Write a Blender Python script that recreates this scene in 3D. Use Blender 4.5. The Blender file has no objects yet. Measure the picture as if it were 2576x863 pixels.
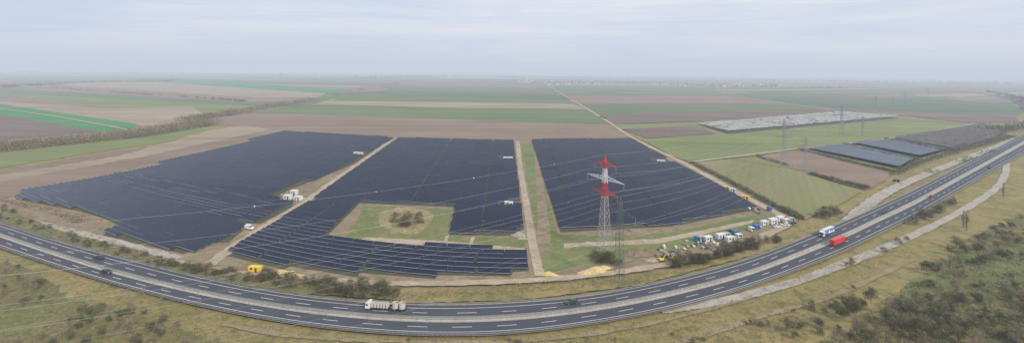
import bpy, math, random
from mathutils import Vector, Matrix
from mathutils.geometry import tessellate_polygon
random.seed(7)
R=random.random
def U(a,b): return a+(b-a)*random.random()
scene=bpy.context.scene
COL=scene.collection
# ---------------------------------------------------------------- camera / survey
H=90.0; F=1200.0; CX=1288.0; V0=181.0; A=math.atan(0.0085)
cr_=Vector((math.cos(A),0,math.sin(A))); cu_=Vector((-math.sin(A),0,math.cos(A))); cf_=Vector((0,1,0))
cd=bpy.data.cameras.new("camera"); cam=bpy.data.objects.new("camera",cd); COL.objects.link(cam)
M=Matrix.Identity(4)
for i in range(3):
    M[i][0]=cr_[i]; M[i][1]=cu_[i]; M[i][2]=-cf_[i]
M[2][3]=H
cam.matrix_world=M
cd.sensor_width=36; cd.lens=F/2576*36; cd.shift_y=-(431.5-V0)/2576
cd.clip_start=1; cd.clip_end=300000
scene.camera=cam
def yh(u): return V0+(u-CX)*0.0085
def P(u,v,z=0.0):
    d=cf_+cr_*((u-CX)/F)-cu_*((v-V0)/F)
    t=(z-H)/min(d.z,-0.0009)
    return Vector((d.x*t,d.y*t,z))
def TI(x,y):                       # site plan -> survey coordinates
    r=math.hypot(x,y); th=math.atan2(x,y)
    u=1290+1200*th
    return u,yh(u)+F*H/r
def T(x,y,z=0.0):
    u,v=TI(x,y); return P(u,v,z)
# ---------------------------------------------------------------- materials
def newmat(n):
    m=bpy.data.materials.new(n); m.use_nodes=True
    nt=m.node_tree; b=nt.nodes["Principled BSDF"]
    return m,nt,b
def mth(nt,op,a,b=None,c=None):
    n=nt.nodes.new("ShaderNodeMath"); n.operation=op
    for i,x in enumerate((a,b,c)):
        if x is None: continue
        if isinstance(x,(int,float)): n.inputs[i].default_value=x
        else: nt.links.new(x,n.inputs[i])
    return n.outputs[0]
def mixc(nt,f,a,b,blend='MIX'):
    n=nt.nodes.new("ShaderNodeMix"); n.data_type='RGBA'; n.blend_type=blend
    for s,x in ((n.inputs[0],f),(n.inputs[6],a),(n.inputs[7],b)):
        if isinstance(x,(int,float)): s.default_value=x
        elif isinstance(x,tuple): s.default_value=(x[0],x[1],x[2],1)
        else: nt.links.new(x,s)
    return n.outputs[2]
def noise(nt,vec,scale,detail=4,rough=.55,dist=0):
    n=nt.nodes.new("ShaderNodeTexNoise"); n.inputs["Scale"].default_value=scale
    n.inputs["Detail"].default_value=detail; n.inputs["Roughness"].default_value=rough
    n.inputs["Distortion"].default_value=dist
    nt.links.new(vec,n.inputs["Vector"]); return n.outputs["Fac"]
def ramp(nt,f,lo,hi):
    n=nt.nodes.new("ShaderNodeMapRange"); n.inputs[1].default_value=lo; n.inputs[2].default_value=hi
    nt.links.new(f,n.inputs[0]); return n.outputs[0]
def plain(n,c,rough=.6,metal=0,var=.15,sc=2.0):
    m,nt,b=newmat(n)
    g=nt.nodes.new("ShaderNodeTexCoord").outputs["Object"]
    f=noise(nt,g,sc,3)
    col=mixc(nt,ramp(nt,f,.3,.7),tuple(x*(1-var) for x in c),tuple(min(1,x*(1+var)) for x in c))
    nt.links.new(col,b.inputs["Base Color"]); b.inputs["Roughness"].default_value=rough
    b.inputs["Metallic"].default_value=metal
    return m
def soil(n,c1,c2,c3=None,big=0.012,small=0.35,ang=None,period=6,amt=.25,fine=.3):
    """ground cover: large patches of c1/c2, specks of c3, optional tractor lines"""
    m,nt,b=newmat(n)
    pos=nt.nodes.new("ShaderNodeNewGeometry").outputs["Position"]
    f1=ramp(nt,noise(nt,pos,big,5,.6,.4),.36,.64)
    col=mixc(nt,f1,c1,c2)
    if c3:
        f3=ramp(nt,noise(nt,pos,big*4.3,5,.65),.50,.64)
        col=mixc(nt,mth(nt,'MULTIPLY',f3,.8),col,c3)
    f2=noise(nt,pos,small,4,.7)
    k=mth(nt,'ADD',mth(nt,'MULTIPLY',f2,2*fine),1-fine)
    if ang is not None:
        mp=nt.nodes.new("ShaderNodeMapping"); mp.vector_type='TEXTURE'
        mp.inputs["Rotation"].default_value=(0,0,ang); nt.links.new(pos,mp.inputs[0])
        w=nt.nodes.new("ShaderNodeTexWave"); w.bands_direction='Y'
        w.inputs["Scale"].default_value=.314/period; w.inputs["Distortion"].default_value=1.2
        w.inputs["Detail"].default_value=3; w.inputs["Detail Scale"].default_value=.4
        nt.links.new(mp.outputs[0],w.inputs[0])
        k=mth(nt,'MULTIPLY',k,mth(nt,'ADD',mth(nt,'MULTIPLY',w.outputs["Fac"],amt),1-amt/2))
        mp2=nt.nodes.new("ShaderNodeMapping"); mp2.inputs["Scale"].default_value=(.0015,.03,1)
        nt.links.new(mp.outputs[0],mp2.inputs[0])
        s=noise(nt,mp2.outputs[0],1,4)
        k=mth(nt,'MULTIPLY',k,mth(nt,'ADD',mth(nt,'MULTIPLY',s,.8),.6))
    cc=nt.nodes.new("ShaderNodeCombineColor")
    for i in range(3): nt.links.new(k,cc.inputs[i])
    col=mixc(nt,1.0,col,cc.outputs[0],'MULTIPLY')
    nt.links.new(col,b.inputs["Base Color"]); b.inputs["Roughness"].default_value=.95
    b.inputs["Specular IOR Level"].default_value=.1
    return m
# ---------------------------------------------------------------- mesh helpers
def mkmesh(name,verts,faces,mats,idx=None,uv=None,smooth=False):
    me=bpy.data.meshes.new(name); me.from_pydata([tuple(v) for v in verts],[],faces)
    for m in mats: me.materials.append(m)
    if idx: me.polygons.foreach_set("material_index",idx)
    if uv:
        l=me.uv_layers.new(name="UVMap"); flat=[c for p in uv for c in p]; l.data.foreach_set("uv",flat)
    if smooth: me.polygons.foreach_set("use_smooth",[True]*len(me.polygons))
    me.update(); return me
def obj(name,me,loc=(0,0,0),rot=0,parent=None,scale=None):
    o=bpy.data.objects.new(name,me); COL.objects.link(o)
    if parent is not None: o.parent=parent
    o.location=loc; o.rotation_euler=(0,0,rot)
    if scale: o.scale=scale
    return o
def tag(o,label,cat,group=None,kind=None):
    o["label"]=label; o["category"]=cat
    if group: o["group"]=group
    if kind: o["kind"]=kind
    return o
def struct(o,label,cat): return tag(o,label,cat,None,"structure")
class MB:
    def __init__(s): s.v=[];s.f=[];s.i=[]
    def quad(s,pts,m=0):
        n=len(s.v); s.v+= [tuple(p) for p in pts]; s.f.append(tuple(range(n,n+len(pts)))); s.i.append(m)
    def box(s,c,d,m=0,tx=0,ty=0,sx=0):
        x,y,z=c; a,b,h=d[0]/2,d[1]/2,d[2]; n=len(s.v)
        s.v+=[(x-a,y-b,z),(x+a,y-b,z),(x+a,y+b,z),(x-a,y+b,z),
              (x-a+tx+sx,y-b+ty,z+h),(x+a-tx+sx,y-b+ty,z+h),(x+a-tx+sx,y+b-ty,z+h),(x-a+tx+sx,y+b-ty,z+h)]
        for q in ((0,3,2,1),(4,5,6,7),(0,1,5,4),(1,2,6,5),(2,3,7,6),(3,0,4,7)):
            s.f.append(tuple(n+k for k in q)); s.i.append(m)
    def prism(s,prof,y0,y1,m=0,inset=0):
        n=len(s.v);k=len(prof)
        cz=min(p[1] for p in prof); hh=max(p[1] for p in prof)-cz or 1
        s.v+=[(x,y0+inset*(z-cz)/hh,z) for x,z in prof]+[(x,y1-inset*(z-cz)/hh,z) for x,z in prof]
        s.f.append(tuple(range(n,n+k))); s.f.append(tuple(range(n+2*k-1,n+k-1,-1))); s.i+=[m,m]
        for j in range(k):
            s.f.append((n+j,n+k+j,n+k+(j+1)%k,n+(j+1)%k)); s.i.append(m)
    def beam(s,p,q,w,m=0,w2=None,sides=4):
        p=Vector(p);q=Vector(q); d=(q-p)
        if d.length<1e-6: return
        d.normalize(); a=d.cross(Vector((0,0,1)) if abs(d.z)<.9 else Vector((1,0,0))).normalized(); b=d.cross(a)
        n=len(s.v); w2=w if w2 is None else w2
        for c,ww in ((p,w),(q,w2)):
            for k in range(sides):
                t=2*math.pi*(k+.5)/sides; s.v.append(tuple(c+(a*math.cos(t)+b*math.sin(t))*ww))
        for k in range(sides):
            j=(k+1)%sides
            s.f.append((n+k,n+j,n+sides+j,n+sides+k)); s.i.append(m)
        s.f.append(tuple(range(n+sides-1,n-1,-1))); s.f.append(tuple(range(n+sides,n+2*sides))); s.i+=[m,m]
    def tube(s,c,ro,ri,h,m=0,sides=18,axis='z'):
        n=len(s.v)
        for zz in (0,h):
            for r in (ro,ri):
                for k in range(sides):
                    t=2*math.pi*k/sides; s.v.append((c[0]+r*math.cos(t),c[1]+r*math.sin(t),c[2]+zz))
        S=sides
        for k in range(S):
            j=(k+1)%S
            for q in ((k,j,2*S+j,2*S+k),(S+j,S+k,3*S+k,3*S+j),(2*S+k,2*S+j,3*S+j,3*S+k),(k,S+k,S+j,j)):
                s.f.append(tuple(n+x for x in q)); s.i.append(m)
    def wheel(s,c,r,w,m=0):
        s.beam((c[0],c[1]-w/2,c[2]),(c[0],c[1]+w/2,c[2]),r,m,sides=16)
    def mesh(s,name,mats,smooth=False): return mkmesh(name,s.v,s.f,mats,s.i,smooth=smooth)
def cr(pts,n=10):
    out=[];L=len(pts)
    for i in range(L-1):
        p0=pts[max(i-1,0)];p1=pts[i];p2=pts[i+1];p3=pts[min(i+2,L-1)]
        for k in range(n):
            t=k/n
            out.append(tuple(.5*((2*b)+(-a+c)*t+(2*a-5*b+4*c-d)*t*t+(-a+3*b-3*c+d)*t**3) for a,b,c,d in zip(p0,p1,p2,p3)))
    out.append(tuple(pts[-1])); return out
def inpoly(x,y,poly):
    c=False;n=len(poly);j=n-1
    for i in range(n):
        xi,yi=poly[i];xj,yj=poly[j]
        if (yi>y)!=(yj>y) and x<(xj-xi)*(y-yi)/(yj-yi)+xi: c=not c
        j=i
    return c
def sample(poly,n):
    xs=[p[0] for p in poly];ys=[p[1] for p in poly];out=[]
    while len(out)<n:
        x=U(min(xs),max(xs));y=U(min(ys),max(ys))
        if inpoly(x,y,poly): out.append((x,y))
    return out
def patch(name,poly,z,mat,label,cat,rough=0):
    if rough:
        q=[]
        for i in range(len(poly)):
            a=poly[i];b=poly[(i+1)%len(poly)]; L=math.hypot(a[0]-b[0],a[1]-b[1]); n=max(1,int(L/14))
            for k in range(n):
                t=k/n; q.append((a[0]+(b[0]-a[0])*t+U(-rough,rough),a[1]+(b[1]-a[1])*t+U(-rough,rough)*.5))
        poly=q
    vs=[P(u,v,z) for u,v in poly]
    tris=tessellate_polygon([[Vector((p[0],p[1],0)) for p in vs]])
    fs=[]
    for t in tris:
        a,b,c=(vs[k] for k in t)
        if (b-a).cross(c-a).z<0: t=(t[0],t[2],t[1])
        fs.append(tuple(t))
    return struct(obj(name,mkmesh(name,vs,fs,[mat])),label,cat)
def track(name,pts,width,z,mat,label,cat="road",n=10,jit=.0):
    c=[P(u,v,z) for u,v in cr(pts,n)]
    V=[];Fc=[]
    for i,p in enumerate(c):
        d=(c[min(i+1,len(c)-1)]-c[max(i-1,0)]).normalized(); nrm=Vector((-d.y,d.x,0))
        w=width/2*(1+U(-jit,jit))
        V+=[p+nrm*w,p-nrm*w]
    for i in range(len(c)-1): Fc.append((2*i,2*i+1,2*i+3,2*i+2))
    return struct(obj(name,mkmesh(name,V,Fc,[mat])),label,cat)
# ---------------------------------------------------------------- world
w=bpy.data.worlds.new("World"); scene.world=w; w.use_nodes=True; nt=w.node_tree
bg=nt.nodes["Background"]
SUN_EL=math.radians(36); SUN_AZ=math.radians(140)   # azimuth clockwise from +Y
sky=nt.nodes.new("ShaderNodeTexSky"); sky.sky_type='NISHITA'; sky.sun_disc=False
sky.sun_elevation=SUN_EL; sky.sun_rotation=SUN_AZ; sky.air_density=1.2; sky.dust_density=3
tc=nt.nodes.new("ShaderNodeTexCoord")
mp=nt.nodes.new("ShaderNodeMapping"); mp.inputs["Scale"].default_value=(1.2,1.2,9); mp.inputs["Location"].default_value=(.4,.2,.3)
nt.links.new(tc.outputs["Generated"],mp.inputs[0])
n1=noise(nt,mp.outputs[0],1.6,7,.55,.6)
mp2=nt.nodes.new("ShaderNodeMapping"); mp2.inputs["Scale"].default_value=(1,1,22)
nt.links.new(tc.outputs["Generated"],mp2.inputs[0])
n2=noise(nt,mp2.outputs[0],3.2,6,.6,1.0)
f=mth(nt,'ADD',mth(nt,'MULTIPLY',n1,.65),mth(nt,'MULTIPLY',n2,.35))
sep=nt.nodes.new("ShaderNodeSeparateXYZ"); nt.links.new(tc.outputs["Generated"],sep.inputs[0])
f=mth(nt,'ADD',ramp(nt,f,.36,.62),mth(nt,'MULTIPLY',sep.outputs[0],.5))
fc=nt.nodes.new("ShaderNodeClamp"); nt.links.new(f,fc.inputs[0])
cloud=mixc(nt,fc.outputs[0],(6.2,7.2,9.3),(9.0,9.15,9.6))
skym=mixc(nt,.9,sky.outputs[0],cloud)
nt.links.new(skym,bg.inputs[0]); bg.inputs[1].default_value=.1
sl=bpy.data.lights.new("sun",'SUN'); sl.energy=3.2; sl.angle=math.radians(6); sl.color=(1,.91,.77)
so=bpy.data.objects.new("sun",sl); COL.objects.link(so)
sd=Vector((math.sin(SUN_AZ)*math.cos(SUN_EL),math.cos(SUN_AZ)*math.cos(SUN_EL),math.sin(SUN_EL)))
so.rotation_euler=(-sd).to_track_quat('-Z','Y').to_euler(); so.location=(0,0,300)
hm=bpy.data.materials.new("hazy_air"); hm.use_nodes=True; ht=hm.node_tree; ht.nodes.clear()
ho=ht.nodes.new("ShaderNodeOutputMaterial"); ab=ht.nodes.new("ShaderNodeVolumeAbsorption"); em=ht.nodes.new("ShaderNodeEmission"); ad=ht.nodes.new("ShaderNodeAddShader")
DENS=1/5000
ab.inputs[0].default_value=(0,0,0,1); ab.inputs[1].default_value=DENS
em.inputs[0].default_value=(.575,.635,.745,1); em.inputs[1].default_value=DENS  # emission stands in for daylight scattered by the haze
ht.links.new(ab.outputs[0],ad.inputs[0]); ht.links.new(em.outputs[0],ad.inputs[1]); ht.links.new(ad.outputs[0],ho.inputs["Volume"])
b=MB(); b.box((0,40000,-30),(180000,100000,330))
struct(obj("hazy_air",b.mesh("hazy_air",[hm])),"pale blue haze lying over the flat plain","haze")
# ---------------------------------------------------------------- ground and fields
m_verge=soil("verge_grass",(.220,.190,.075),(.295,.235,.108),(.135,.140,.052),.03,.5,fine=.5)
GX=90000
struct(obj("ground",mkmesh("ground",[(-GX,-2000,0),(GX,-2000,0),(GX,88000,0),(-GX,88000,0)],[(0,1,2,3)],[m_verge])),"dry winter grass on flat land running to the horizon","ground")
BR1=((.215,.158,.118),(.260,.195,.145)); BR2=((.155,.118,.096),(.190,.146,.118)); TAN=((.34,.275,.19),(.28,.225,.155))
GR1=((.115,.165,.070),(.145,.180,.085)); GR2=((.055,.215,.070),(.080,.225,.085)); GR3=((.205,.230,.085),(.170,.200,.078)); GR4=((.090,.135,.072),(.115,.150,.08))
fm={}
for k,(c,a) in {"br":(BR1,.05),"br2":(BR2,-.05),"tan":(TAN,.1),"gr":(GR1,.03),"vg":(GR2,.0),"lg":(GR3,-.08),"dg":(GR4,.02),"mix":((BR1[0],GR1[1]),.0)}.items():
    fm[k]=soil("field_"+k,c[0],c[1],None,.006,.2,a,9,.13,.18)
FL={"br":"ploughed brown strip field","br2":"dark ploughed strip field","tan":"pale dry stubble strip field","gr":"green winter crop strip field","vg":"bright green winter wheat strip field","lg":"light green meadow strip field","dg":"dark green crop strip field","mix":"brown field greening with young crop"}
def plan_field(x0,x1,y0,y1,sk,z,k):
    n=max(2,int((x1-x0)/(.12*y0))+1); V=[]
    for i in range(n+1):
        x=x0+(x1-x0)*i/n
        V+= [T(x,y0,z),T(x+sk,y1,z)]
    Fc=[(2*i,2*i+2,2*i+3,2*i+1) for i in range(n)]
    struct(obj("field",mkmesh("field",V,Fc,[fm[k]])),FL[k],"field")
y=720.0; keys=["br","br2","tan","gr","lg","dg","mix","br","dg","gr","mix","br2"]
rnd=random.Random(21)
while y<26000:
    hgt=y*rnd.uniform(.04,.10)
    x=-1.9*y+rnd.uniform(0,300)
    while x<1.9*y:
        wd=y*rnd.uniform(.2,.8)
        plan_field(x,x+wd,y,y+hgt,0,.04,rnd.choice(keys)); x+=wd
    y+=hgt
Z=[.10]
def fld(poly,k,label=None,rough=0):
    Z[0]+=.02
    return patch("field",poly,Z[0],fm[k],label or FL[k],"field",rough)
# left country
fld([(-500,205),(0,222),(620,258),(760,255),(700,268),(560,264),(0,234),(-500,215)],"gr")
fld([(-500,190),(0,212),(180,215),(640,245),(800,250),(760,256),(620,258),(0,222),(-500,205)],"br")
fld([(120,212),(380,205),(820,235),(800,246),(640,246),(180,217)],"tan")
fld([(300,206),(560,205),(880,228),(830,236),(400,208)],"vg","green winter crop strip field")
fld([(-500,215),(0,234),(560,264),(690,268),(480,300),(330,300),(0,250),(-500,228)],"lg")
fld([(-500,228),(0,238),(300,275),(420,300),(380,318),(0,262),(-500,240)],"br")
fld([(250,272),(480,268),(520,292),(440,312),(360,318),(0,262),(0,256)],"tan")
fld([(-500,235),(0,262),(345,312),(330,324),(250,331),(0,288),(-500,262)],"vg")
fld([(-500,262),(0,288),(250,331),(0,352),(-500,370)],"br2")
fld([(-600,470),(0,430),(250,386),(500,350),(600,322),(520,300),(540,296),(620,300),(720,328),(330,425),(40,492),(0,500),(-600,640)],"br","large bare light brown ploughed field")
fld([(-600,395),(0,388),(470,322),(610,322),(500,345),(250,382),(0,422),(-600,470)],"lg")
fld([(520,330),(640,312),(700,322),(560,352),(330,400),(60,446),(0,455),(0,442),(300,392)],"tan","patch of sunlight painted pale on bare ploughed field",3)  # patch of sun put into the soil colour as a paler sheet
# centre
fld([(520,301),(640,284),(1540,314),(1592,350),(1330,352),(990,346),(720,332)],"br","wide bare brown field behind the solar park")
fld([(640,284),(790,262),(1490,276),(1530,314)],"gr","wide green winter crop field")
fld([(790,262),(840,249),(1440,262),(1480,274),(1150,272)],"tan")
fld([(830,254),(900,238),(1430,252),(1450,262)],"gr")
fld([(900,238),(960,228),(1410,240),(1430,251)],"dg")
fld([(960,228),(1010,216),(1385,224),(1405,238)],"gr")
fld([(1000,217),(1010,210),(1370,214),(1385,223)],"br")
# right country
fld([(1392,216),(1800,230),(1840,242),(1420,238)],"gr")
fld([(1425,240),(1840,242),(1990,262),(1460,262)],"br")
fld([(1462,263),(1990,262),(2120,276),(1500,288)],"gr")
fld([(1500,288),(2110,272),(2200,282),(1540,314)],"br2")
fld([(1840,240),(2400,252),(2600,272),(2560,290),(2120,276),(1990,262)],"dg")
fld([(2120,276),(2560,290),(2560,306),(2440,310),(2200,284)],"br2")
fld([(1540,314),(1760,308),(2120,280),(2280,288),(2200,300),(1800,322),(1560,326)],"lg")
fld([(1562,324),(1745,316),(1800,336),(1628,348)],"br2","dark fallow plot beside the dirt road")
fld([(1612,350),(1830,338),(2260,298),(2450,312),(2240,345),(2010,375),(1900,392),(1735,407),(1690,392)],"lg","fresh light green meadow crossed by power lines")
fm["slate"]=soil("field_slate",(.125,.118,.112),(.15,.135,.122),None,.02,.3,.2,6,.1,.2)
fld([(2215,352),(2470,312),(2545,322),(2505,352),(2385,378),(2300,392)],"slate","dark grey fallow orchard plot")
fld([(1985,372),(2215,352),(2390,378),(2260,430),(2080,400)],"lg","grass around the orchard blocks")
fld([(1905,394),(2015,378),(2245,432),(2225,455),(2180,478),(2040,440)],"br","bare brown orchard plot")
fm["stripe"]=soil("field_stripes",(.205,.215,.09),(.23,.20,.11),None,.02,.3,math.radians(62),6,.05,.2)
fld([(1740,410),(1900,394),(2040,440),(2165,482),(2120,510),(2025,552)],"stripe","olive and brown drilled field beside the site hedge")
# site surfaces
m_site=soil("site_soil",(.225,.175,.115),(.285,.225,.150),(.155,.150,.075),.03,.4,fine=.4)
m_sgreen=soil("site_green",(.130,.170,.058),(.170,.190,.072),(.225,.190,.105),.03,.4,math.radians(15),7,.08,.3)
m_mead=soil("meadow_green",(.125,.165,.058),(.180,.185,.076),(.235,.200,.108),.045,.4,fine=.45)
m_dirt=soil("dirt_track",(.42,.34,.25),(.34,.27,.19),(.48,.41,.32),.05,.6,fine=.3)
m_conc=soil("pale_gravel",(.42,.39,.335),(.35,.32,.27),(.28,.25,.18),.06,.7,fine=.25)
m_tgrass=soil("tan_grass",(.32,.265,.155),(.27,.235,.12),(.20,.20,.09),.06,.6,fine=.45)
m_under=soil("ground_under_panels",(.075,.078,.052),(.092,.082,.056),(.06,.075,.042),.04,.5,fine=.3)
patch("bare_ground",[(-300,560),(0,505),(40,490),(330,425),(720,328),(985,346),(1330,352),(1592,350),(1720,408),(1850,470),(2010,552),(1960,585),(1700,660),(1400,706),(1050,712),(800,700),(640,688),(430,652),(170,590),(0,545),(-300,600)],.6,m_site,"disturbed brown soil of the solar park","ground",2)
patch("grass_strip",[(1311,362),(1336,362),(1362,440),(1402,588),(1560,596),(1700,582),(1905,540),(1965,543),(1900,572),(1700,628),(1560,660),(1460,664),(1372,690),(1345,560),(1330,470)],.64,m_sgreen,"green grass between panel blocks and track","grass",2)
patch("bare_ground",[(1345,372),(1356,378),(1385,590),(1380,640),(1350,640),(1352,560)],.66,m_site,"brown strip beside the panels","ground",1)
patch("bare_ground",[(1420,612),(1660,600),(1900,552),(1890,562),(1660,612),(1420,622)],.66,m_dirt,"tan tilled strip in the grass","ground",1.5)
patch("grass_field",[(900,512),(1145,522),(1132,590),(1285,594),(1322,590),(1326,632),(960,612),(815,600),(840,565)],.66,m_site,"trodden ground around the pond meadow","ground",2)
patch("grass_field",[(915,518),(1140,526),(1128,588),(1160,594),(1320,598),(1324,626),(1000,606),(870,598),(895,560)],.70,m_mead,"green meadow enclosed by the panels","grass",3)
patch("bare_ground",[(955,530),(1000,522),(1060,524),(1092,540),(1080,568),(1050,588),(990,586),(948,562)],.74,m_tgrass,"dry tan ring around a shrub island","ground",5)
patch("grass_island",[(975,540),(1010,532),(1065,540),(1068,562),(1030,578),(985,568)],.78,m_verge,"rough grass under the shrub island","grass",5)
patch("bare_ground",[(920,596),(1120,606),(1320,624),(1320,633),(1100,620),(900,604)],.74,m_dirt,"tan track along the meadow","ground",1)
track("dirt_track",[(1126,592),(1115,622)],2,.8,m_dirt,"narrow dirt track through meadow")
track("dirt_track",[(1190,596),(1180,626)],2,.8,m_dirt,"narrow dirt track through meadow")
track("dirt_road",[(1366,208),(1430,246),(1480,276),(1535,310),(1600,352),(1700,400),(1790,448),(1870,492),(1935,526),(1985,552)],6,.8,m_dirt,"long straight pale dirt road to the village",jit=.15)
track("dirt_road",[(990,348),(930,392),(850,448),(770,506),(690,556),(620,600),(560,640),(520,672)],6,.8,m_dirt,"dirt road between two panel blocks",jit=.2)
track("dirt_road",[(1302,356),(1309,420),(1318,480),(1328,540),(1338,600),(1348,650),(1358,694)],4.6,.8,m_dirt,"straight dirt road through the solar park",jit=.1)
track("dirt_road",[(430,655),(560,680),(760,700),(1000,712),(1250,708),(1400,700),(1550,684),(1700,660),(1800,636),(1900,602),(1990,560)],4.5,.82,m_dirt,"dirt perimeter road along the solar park",jit=.25)
track("gravel_path",[(-200,480),(0,538),(100,562),(200,586),(300,610),(400,636),(450,650)],5,.84,m_conc,"pale gravel path beside the embankment",jit=.3)
track("service_road",[(2135,556),(2170,525),(2215,492),(2270,464),(2340,434),(2420,402),(2500,372),(2560,345)],8,.86,m_conc,"pale concrete service road beside the motorway",jit=.12)
track("service_road",[(1660,780),(1720,772),(1850,748),(2000,708),(2130,660),(2250,612),(2350,566),(2430,524),(2500,478),(2528,440),(2532,410)],5,.40,m_conc,"pale concrete farm road below the motorway",jit=.15)
track("farm_track",[(1830,238),(1990,262),(2200,290)],8,.9,m_dirt,"pale farm track between fields")
track("farm_track",[(1735,408),(1990,376),(2220,350),(2450,312)],5,.9,m_dirt,"grassy farm track along the meadow",jit=.2)
track("farm_track",[(-100,262),(120,290),(330,328)],5,.9,m_dirt,"farm track between fields")
m_worn=soil("worn_grass",(.30,.245,.15),(.24,.20,.11),None,.05,.5)
track("dirt_track",[(1700,863),(1900,800),(2100,740),(2300,650)],2.5,.3,m_worn,"worn path in dry grass",jit=.4)
track("dirt_track",[(560,815),(760,846),(1000,858),(1300,858),(1600,820),(1850,756),(2060,690),(2250,628)],2.0,.34,m_worn,"worn path along the motorway foot",jit=.5)
m_dkgrass=soil("woodland_floor",(.155,.145,.062),(.205,.175,.080),(.105,.130,.045),.05,.6,fine=.5)
patch("woodland_floor",[(2576,540),(2460,590),(2390,650),(2320,700),(2280,760),(2180,800),(2080,863),(2000,900),(2700,900),(2700,520)],.2,m_dkgrass,"olive brushy floor under the trees","ground",18)
patch("green_verge",[(2300,700),(2420,640),(2480,600),(2500,620),(2420,690),(2330,760),(2200,800)],.24,m_sgreen,"mossy green grass between trees","grass",8)
patch("green_verge",[(2500,640),(2600,590),(2600,700),(2460,780),(2380,820),(2400,740)],.24,m_sgreen,"mossy green grass between trees","grass",10)
patch("woodland_floor",[(-100,640),(0,650),(120,700),(170,750),(330,790),(560,863),(500,920),(-100,920)],.2,m_dkgrass,"olive brushy ground below the motorway","ground",18)
patch("green_verge",[(-60,790),(60,770),(170,760),(130,800),(60,863),(-60,880)],.24,soil("moss_green",(.15,.16,.06),(.20,.18,.08),(.11,.13,.05),.06,.6,fine=.45),"mossy green clearing in brush","grass",12)
patch("woodland_floor",[(0,520),(170,585),(430,655),(640,692),(800,706),(1010,730),(1000,752),(760,738),(450,688),(200,622),(0,560)],.88,m_dkgrass,"brushy ground between site and motorway","ground",4)
patch("verge_patch",[(1020,735),(1250,728),(1400,716),(1700,676),(1960,606),(2100,548),(2130,560),(1900,640),(1600,718),(1300,755),(1000,762)],.86,m_verge,"dry tan grass embankment beside motorway","grass",3)
# ---------------------------------------------------------------- motorway
SEC=[(-300,466,488,514),(-150,515,540,569),(0,563,591,622),(150,610,641,672),(300,650,686,717),(500,699,734,767),(700,737,770,806),(900,760,793,831),(1100,768,803,842),(1300,762,797,836),(1500,742,774,811),(1700,703,735,772),(1900,647,680,715),(2100,568,602,640),(2200,525,556,593),(2300,479,509,543),(2400,428,455,486),(2500,378,400,428),(2576,337,358,386),(2680,280,297,322)]
SC=cr(SEC,16)
def rp(s,t,z):
    u,a,m,b=s
    v=a+(m-a)*t if t<=1 else m+(b-m)*(t-1)
    return P(u,v,z)
def asphalt():
    m,nt,b=newmat("asphalt")
    pos=nt.nodes.new("ShaderNodeNewGeometry").outputs["Position"]
    uvn=nt.nodes.new("ShaderNodeUVMap").outputs[0]
    f=noise(nt,pos,.06,5,.6); g=noise(nt,pos,2.5,2,.6)
    mpp_=nt.nodes.new("ShaderNodeMapping"); mpp_.inputs["Scale"].default_value=(14,.02,1); nt.links.new(uvn,mpp_.inputs[0])
    s=noise(nt,mpp_.outputs[0],1,4,.6)
    col=mixc(nt,ramp(nt,f,.3,.7),(.052,.057,.072),(.070,.075,.091))
    col=mixc(nt,mth(nt,'MULTIPLY',ramp(nt,s,.35,.7),.55),col,(.095,.100,.115))
    col=mixc(nt,mth(nt,'MULTIPLY',ramp(nt,g,.5,.8),.3),col,(.035,.035,.04))
    nt.links.new(col,b.inputs["Base Color"]); b.inputs["Roughness"].default_value=.85
    b.inputs["Specular IOR Level"].default_value=.2
    return m
m_asph=asphalt(); m_med=soil("median_concrete",(.50,.455,.365),(.42,.375,.29),(.32,.29,.20),.08,.8,fine=.25)
m_paint=plain("road_paint",(.72,.72,.70),.6,0,.15,.7)
def ribbon(name,t0,t1,z,mat,label,S=SC,cat="road"):
    V=[];Fc=[];uv=[];d=0;last=None;D=[]
    for s in S:
        a=rp(s,t0,z);b_=rp(s,t1,z)
        if last is not None: d+=(a-last).length
        last=a; D.append(d); V+=[a,b_]
    for i in range(len(S)-1):
        Fc.append((2*i,2*i+1,2*i+3,2*i+2)); uv+=[(t0,D[i]),(t1,D[i]),(t1,D[i+1]),(t0,D[i+1])]
    return struct(obj(name,mkmesh(name,V,Fc,[mat],uv=uv)),label,cat)
ribbon("gravel_shoulder",-.08,.0,.93,m_conc,"pale gravel shoulder beside the motorway")
ribbon("gravel_shoulder",2.0,2.06,.93,m_conc,"pale gravel shoulder beside the motorway")
ribbon("motorway",-.03,.87,.98,m_asph,"dark asphalt motorway carriageway curving round the park")
ribbon("motorway",1.12,2.03,.98,m_asph,"dark asphalt motorway carriageway curving below the median")
ribbon("median_strip",.86,1.13,1.02,m_med,"pale concrete and gravel median strip")
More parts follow.
